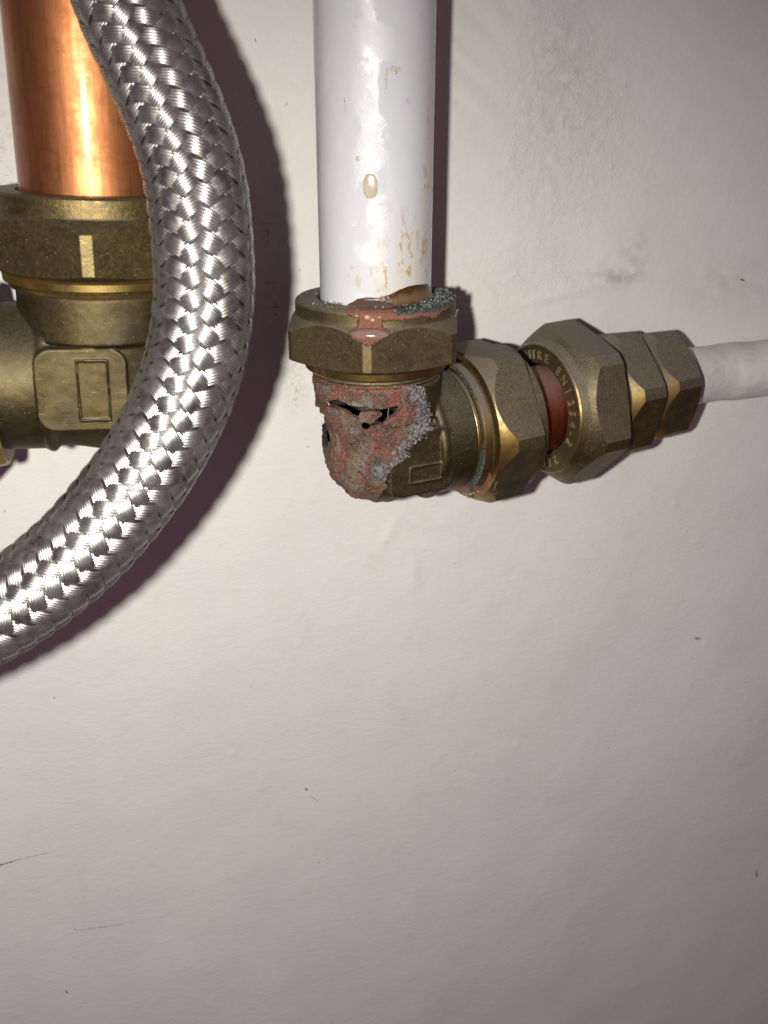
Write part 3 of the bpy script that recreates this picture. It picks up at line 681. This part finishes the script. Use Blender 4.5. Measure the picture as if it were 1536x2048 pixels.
# =================================================================== reducing coupling
rd = empty('reducing_coupling', ORG+bx*42, ROTB); tag(rd, 'stepped brass reducing coupling of three hexagons with raised letters on its left face', 'coupling')
U3, V3, W3 = (0, 0, 1), (0, -1, 0), (1, 0, 0)
prof = [('p', 3, 10.1, 0), ('p', .6, 10.2, 0), ('p', 0, 10.7, 0), ('p', 0, 14.6, 0), ('p', .15, 14.9, 1), ('p', .5, 15.2, 1), ('p', .7, 15.0, 0), ('p', 1.9, 15.6, 0),
        ('h', 2.2, 16.0, 1.05, 12.0, 16.5, .2, 2, 0, 0), ('p', 12.1, 15.4, 0), ('p', 12.1, 13, 0)]
T, RR, TH, F, mi = turned(prof, 16.9, 18.8, 106, step=.7)
big = obj('compression_nut', place(T, RR, TH, (0, 0, 0), U3, V3, W3), F, [BRASS, GOLD, mat_brass('worn_brass', .6, tint=(.15, .112, .055), rough0=.38)], rd, mi, sharp=14)
big['label'] = 'largest hex nut with lettering round its left face'
prof = [('p', 12.0, 11, 0), ('p', 12.3, 14.2, 0), ('p', 12.5, 14.45, 1), ('p', 14.5, 14.45, 1), ('p', 14.9, 13.5, 0), ('p', 15.4, 13.4, 0), ('h', 15.6, 13.72, 1.5, 24.4, 13.8, .15, 1, 0, 0), ('p', 24.5, 12.6, 0), ('p', 24.5, 10, 0)]
T, RR, TH, F, mi = turned(prof, 13.85, 15.3, 76, step=.7)
mid = obj('coupling_body', place(T, RR, TH, (0, 0, 0), U3, V3, W3), F, [BRASS, GOLD], rd, mi, sharp=14)
prof = [('p', 24.4, 9, 0), ('p', 24.8, 11.6, 0), ('p', 25.0, 12.2, 1), ('p', 26.3, 12.4, 1), ('p', 26.5, 11.9, 0), ('p', 26.9, 11.9, 0), ('h', 27.1, 12.25, 1.7, 38.0, 10.6, .55, 1, 0, 0), ('p', 38.2, 10.0, 0), ('p', 38.1, 7.4, 0), ('p', 36, 7.3, 0)]
T, RR, TH, F, mi = turned(prof, 12.35, 13.7, 75, step=.7)
sm = obj('compression_nut', place(T, RR, TH, (0, 0, 0), U3, V3, W3), F, [BRASS, GOLD], rd, mi, sharp=14)
sm['label'] = 'smallest hex nut gripping the painted pipe'
# lettering: angle measured from the top towards the viewer
LV, LF = [], []
for ch, ang in (('E', -34), ('N', -22.5), ('T', -12.5), ('R', -2), ('E', 10.5), ('E', 33), ('N', 45), ('1', 57), ('2', 69), ('5', 80), ('4', 91.5), ('-', 102), ('2', 113), ('2', 146), ('/', 157), ('1', 166), ('C', -45), ('L', -130), ('E', -120), ('D', -110)):
    if ch in 'LD' or ang < -100: continue
    v, f = text_mesh(ch, 2.9); k = len(LV); a = math.radians(ang)
    er = np.array([0, -math.sin(a), math.cos(a)]); et = np.array([0, -math.cos(a), -math.sin(a)])
    for p in v: LV.append(er*(11.5+p[1])+et*p[0]*.92+np.array([-.24, 0, 0])*p[2]+np.array([.02, 0, 0]))
    LF += [[k+i for i in q] for q in f]
obj('lettering', LV, LF, LETTER, big, sharp=30)
LV, LF = [], []
a = math.radians(76-30); er = np.array([0, -math.sin(a), math.cos(a)]); et = np.array([0, -math.cos(a), -math.sin(a)])
v, f = text_mesh('IR', 2.9)
for p in v: LV.append(er*(13.85+.14*p[2]-.02)+np.array([1, 0, 0])*(20.2-(1.0-p[1]))+et*(1.2-p[0]*.9))
# text reads upwards along the flat, tops towards the elbow
LV = []
for p in v: LV.append(er*(13.85+.26*p[2]-.02)+np.array([1, 0, 0])*(21.0-p[1])+et*(2.4-p[0]*.9))
obj('lettering', LV, [list(q) for q in f], LETTER, mid, sharp=30)

# =================================================================== painted pipe on the right
P = np.array([ORG+bx*74, ORG+bx*80, ORG+bx*88, (95, -8.1, 3.9), (102, -8.0, 3.8), (112, -8.0, 4.4), (130, -8, 5), (170, -8, 6), (260, -8, 7)])
q = np.linspace(0, len(P)-1, 110); Pi = np.stack([np.interp(q, range(len(P)), P[:, k]) for k in range(3)], 1)
for _ in range(6): Pi[1:-1] = (Pi[:-2]+2*Pi[1:-1]+Pi[2:])/4
rr = 7.25+.18*np.sin(q*3.1)*np.sin(q*1.3+1)+.1*rng.randn(110).cumsum()*.12
pp_ = empty('painted_pipe', P[0]); tag(pp_, 'thinner wall coloured painted pipe leaving the right end of the coupling along the wall', 'pipe')
tube('tube', Pi-P[0], np.clip(rr, 7.0, 7.6), PAINTED, pp_, 64)

# =================================================================== left elbow and copper pipe
LEAN = Matrix.Rotation(math.radians(2.4), 3, 'Y')
K = 1.1
le = empty('pipe_elbow', (-52.6, -34, 19.2), LEAN)
tag(le, 'clean olive brass elbow on the left partly hidden behind the braided hose', 'elbow')
V, Qd, at = elbow_mesh(K, -1, 0.01, (-4.0, .9, 7.7, 7.3), (-2.1, .9, 2.5, 5.3), False, 0, h=.22, kb=1.0)
def mat_left():
    n = NT('cast_brass'); col, metal, rough, grain = brass_nodes(n, .3, tint=(0.098, 0.073, 0.030), rough0=.40)
    col = n.mix(n.math('MULTIPLY', n.ramp(n.noise(.16, 4, .7), .52, .68), .6), col, (.085, .075, .06))
    col = n.mix(n.attr('inside'), col, (.03, .025, .02))
    nr = n.bump(n.noise(6.0, 3, .8), .07, .8); nr = n.bump(n.noise(2.0, 5, .8), .06, .7, nr)
    return n.set(col, metal, rough, nr)
obj('elbow_body', V, Qd.tolist(), mat_left(), le, attrs=at, sharp=0, recalc=False)
prof = [('p', 29, 12.6, 0), ('p', 32.6, 12.7, 0), ('p', 33.0, 13.2, 0), ('p', 33.0, 16.9, 0), ('p', 32.6, 17.4, 0), ('p', 29.9, 17.4, 0),
        ('h', 29.6, 17.5, .75, 20.1, 17.3, .35, 0, 0, 0), ('p', 19.8, 17.0, 1), ('p', 19.3, 16.7, 1), ('p', 18.1, 16.6, 1), ('p', 17.9, 15.9, 0), ('p', 17.4, 15.8, 1), ('p', 16.9, 15.6, 1), ('p', 16.7, 15.1, 0), ('p', 16.4, 13, 0)]
T, RR, TH, F, mi = turned(prof, 17.9, 20.15, -93.5, step=.6)
ln_ = obj('compression_nut', place(T, RR, TH, (0, 0, 0), (1, 0, 0), (0, 1, 0), (0, 0, 1)), F, [BRASS_L, GOLD_L], le, mi, sharp=14)
ln_['label'] = 'upper hex nut under the copper pipe'
thread('thread', 15.6, 17.2, 14.3, (0, 0, 0), (1, 0, 0), (0, 1, 0), (0, 0, 1), GOLD_L, le)
prof = [('p', 18.2, 12.6, 0), ('p', 18.3, 15.6, 1), ('p', 18.6, 16.2, 1), ('p', 20.2, 16.5, 1), ('p', 20.4, 15.9, 0), ('p', 20.8, 15.9, 0), ('p', 20.9, 16.6, 1), ('h', 21.1, 16.9, 1.0, 33, 17.4, .1, 1, 0, 0), ('p', 33.2, 17, 0), ('p', 35, 17, 0), ('p', 35, 12, 0)]
T, RR, TH, F, mi = turned(prof, 17.9, 19.9, 96, step=.8)
bL = np.array([-1, 0, .01])
obj('compression_nut', place(T, RR, TH, (0, 0, 0), (0, 0, 1), (0, -1, 0), bL), F, [BRASS_L, GOLD_L], le, mi, sharp=14)['label'] = 'side hex nut at the left edge of the picture'
cp = empty('copper_pipe', np.array([-52.6, -34, 20])+np.array(LEAN @ Vector((0, 0, 12))), LEAN)
tag(cp, 'bright orange copper pipe rising from the left brass elbow behind the braided hose', 'pipe')
T = np.repeat(np.array([0, 0, 40, 80, 130, 130])[:, None], 128, 1).astype(float); TH = np.broadcast_to(np.linspace(0, 2*np.pi, 128, endpoint=False), T.shape); RR = np.full(T.shape, 12.5); RR[0] = RR[-1] = 11.5
obj('tube', place(T, RR, TH, (0, 0, 0), (1, 0, 0), (0, 1, 0), (0, 0, 1)), grid_faces(6, 128), COPPER, cp, sharp=40)

# =================================================================== braided hose
HP = np.array([(-46, -57, 150), (-46.3, -56, 120), (-45.8, -55, 100), (-44.9, -54.6, 87), (-43.6, -55.4, 79.7), (-40.5, -58, 72.4), (-38.8, -59.9, 67.7), (-37, -62.2, 62.7), (-35.7, -64.4, 56.9), (-35.3, -66.3, 51.4), (-35.4, -67.8, 45.8), (-35.6, -69.2, 40.2), (-36.5, -70.1, 35.2), (-38.1, -71.1, 29.3), (-40.7, -71.9, 23.5), (-44, -72.6, 18), (-47.5, -73.1, 13.1), (-51.8, -73.6, 8.3), (-56.4, -73.8, 3.3), (-61.8, -73.8, -1.2), (-67.2, -73.6, -5), (-71.2, -73.5, -7.4), (-76.8, -73.3, -10.3), (-87.3, -72, -15.2), (-102.5, -68.6, -19.6), (-121, -64.1, -21.8)])
def hose():
    root = empty('braided_hose', HP[-1]); tag(root, 'curved stainless steel braided hose in front of the copper pipe', 'hose')
    q = np.linspace(0, len(HP)-1, 600); D_ = np.stack([np.interp(q, range(len(HP)), HP[:, k]) for k in range(3)], 1)
    for _ in range(260): D_[1:-1] = (D_[:-2]+2*D_[1:-1]+D_[2:])/4
    s = np.concatenate([[0], np.cumsum(np.linalg.norm(np.diff(D_, axis=0), axis=1))]); Ltot = s[-1]
    N = 2000; ss = np.linspace(0, Ltot, N); P = np.stack([np.interp(ss, s, D_[:, k]) for k in range(3)], 1)-HP[-1]
    for _ in range(30): P[1:-1] = (P[:-2]+2*P[1:-1]+P[2:])/4
    tv = np.gradient(P, axis=0); tv /= np.linalg.norm(tv, axis=1)[:, None]
    u = np.zeros_like(P); a = np.cross(tv[0], (0, 1, 0)); a /= np.linalg.norm(a)
    for i in range(N): a = a-tv[i]*(a@tv[i]); a /= np.linalg.norm(a); u[i] = a
    v = np.cross(tv, u)
    def at(sv, ang, rad):
        x = np.clip(sv/Ltot*(N-1), 0, N-1.001); i = x.astype(int); f = (x-i)[..., None]
        lp = lambda A: A[i]*(1-f)+A[i+1]*f
        return lp(P)+rad[..., None]*(np.cos(ang)[..., None]*lp(u)+np.sin(ang)[..., None]*lp(v))
    n, m = 500, 40
    sv = np.repeat(np.linspace(0, Ltot, n)[:, None], m, 1); an = np.broadcast_to(np.linspace(0, 2*np.pi, m, endpoint=False), sv.shape)
    obj('inner_hose', at(sv, an, np.full(sv.shape, 6.55)).reshape(-1, 3), grid_faces(n, m), RUBBER, root, sharp=0)
    NC = 8; ax1 = 1.56; R0 = 7.25; AMP = .30; HW = 1.25; WIRES = 6; M_ = WIRES*4+1
    ncr = Ltot/ax1; ns = int(ncr*6)
    r_ = np.random.RandomState(3)
    for fam in (1, -1):
        for k in range(NC):
            jj = np.linspace(0, ncr, ns)                       # crossing count along the strand
            e = np.linspace(-1, 1, M_)
            J, E_ = np.meshgrid(jj, e, indexing='ij')
            beta = math.atan2(R0*math.pi/NC, ax1)              # angle off the axis
            wob = .05*np.sin(J*.31+k*2.1+fam)+.03*np.sin(J*1.7+k)
            ds = E_*HW*math.sin(beta)+wob*.6; da = -fam*E_*HW*math.cos(beta)/R0
            sv = J*ax1+ds; an = fam*(J*math.pi/NC)+2*math.pi*k/NC+da+.21
            ph = np.cos(math.pi*(J))*fam*(1 if k*0 == 0 else -1)
            wire = np.abs(np.sin((E_+1)/2*WIRES*math.pi))
            rad = R0+AMP*ph+.14*(wire-.5)-.16*np.abs(E_)**2.5+.03*r_.randn()
            inside = (sv > 0) & (sv < Ltot)
            obj('braid_strand', at(np.clip(sv, 0, Ltot), an, rad).reshape(-1, 3), grid_faces(ns, M_, False), STEEL, root, sharp=0, recalc=False)
    # stray wire ends sticking out of the braid
    def stray(s0, a0, a1, ds, lift):
        t = np.linspace(0, 1, 10); pts = at(s0+ds*t, a0+(a1-a0)*t, 7.35+lift*t**1.5); tube('loose_wire', pts, .085, STEEL, root, 5)
    return root, at, P, u, v, tv, Ltot, stray
root, at_, HPp, hu, hv, htv, Ltot, stray = hose()
# find the hose spot nearest to the place of the stray wires
tgt = np.array([-43.0, -85.0, 14.5])-HP[-1]
i = int(np.argmin(np.linalg.norm(HPp-tgt, axis=1))); s0 = i/(len(HPp)-1)*Ltot
dirw = tgt-HPp[i]; a0 = math.atan2(dirw@hv[i], dirw@hu[i])
for k in range(5): stray(s0+k*.35-.8, a0-.5+.06*k, a0+.12+.1*k, 1.6+.5*k, .8+.25*k)
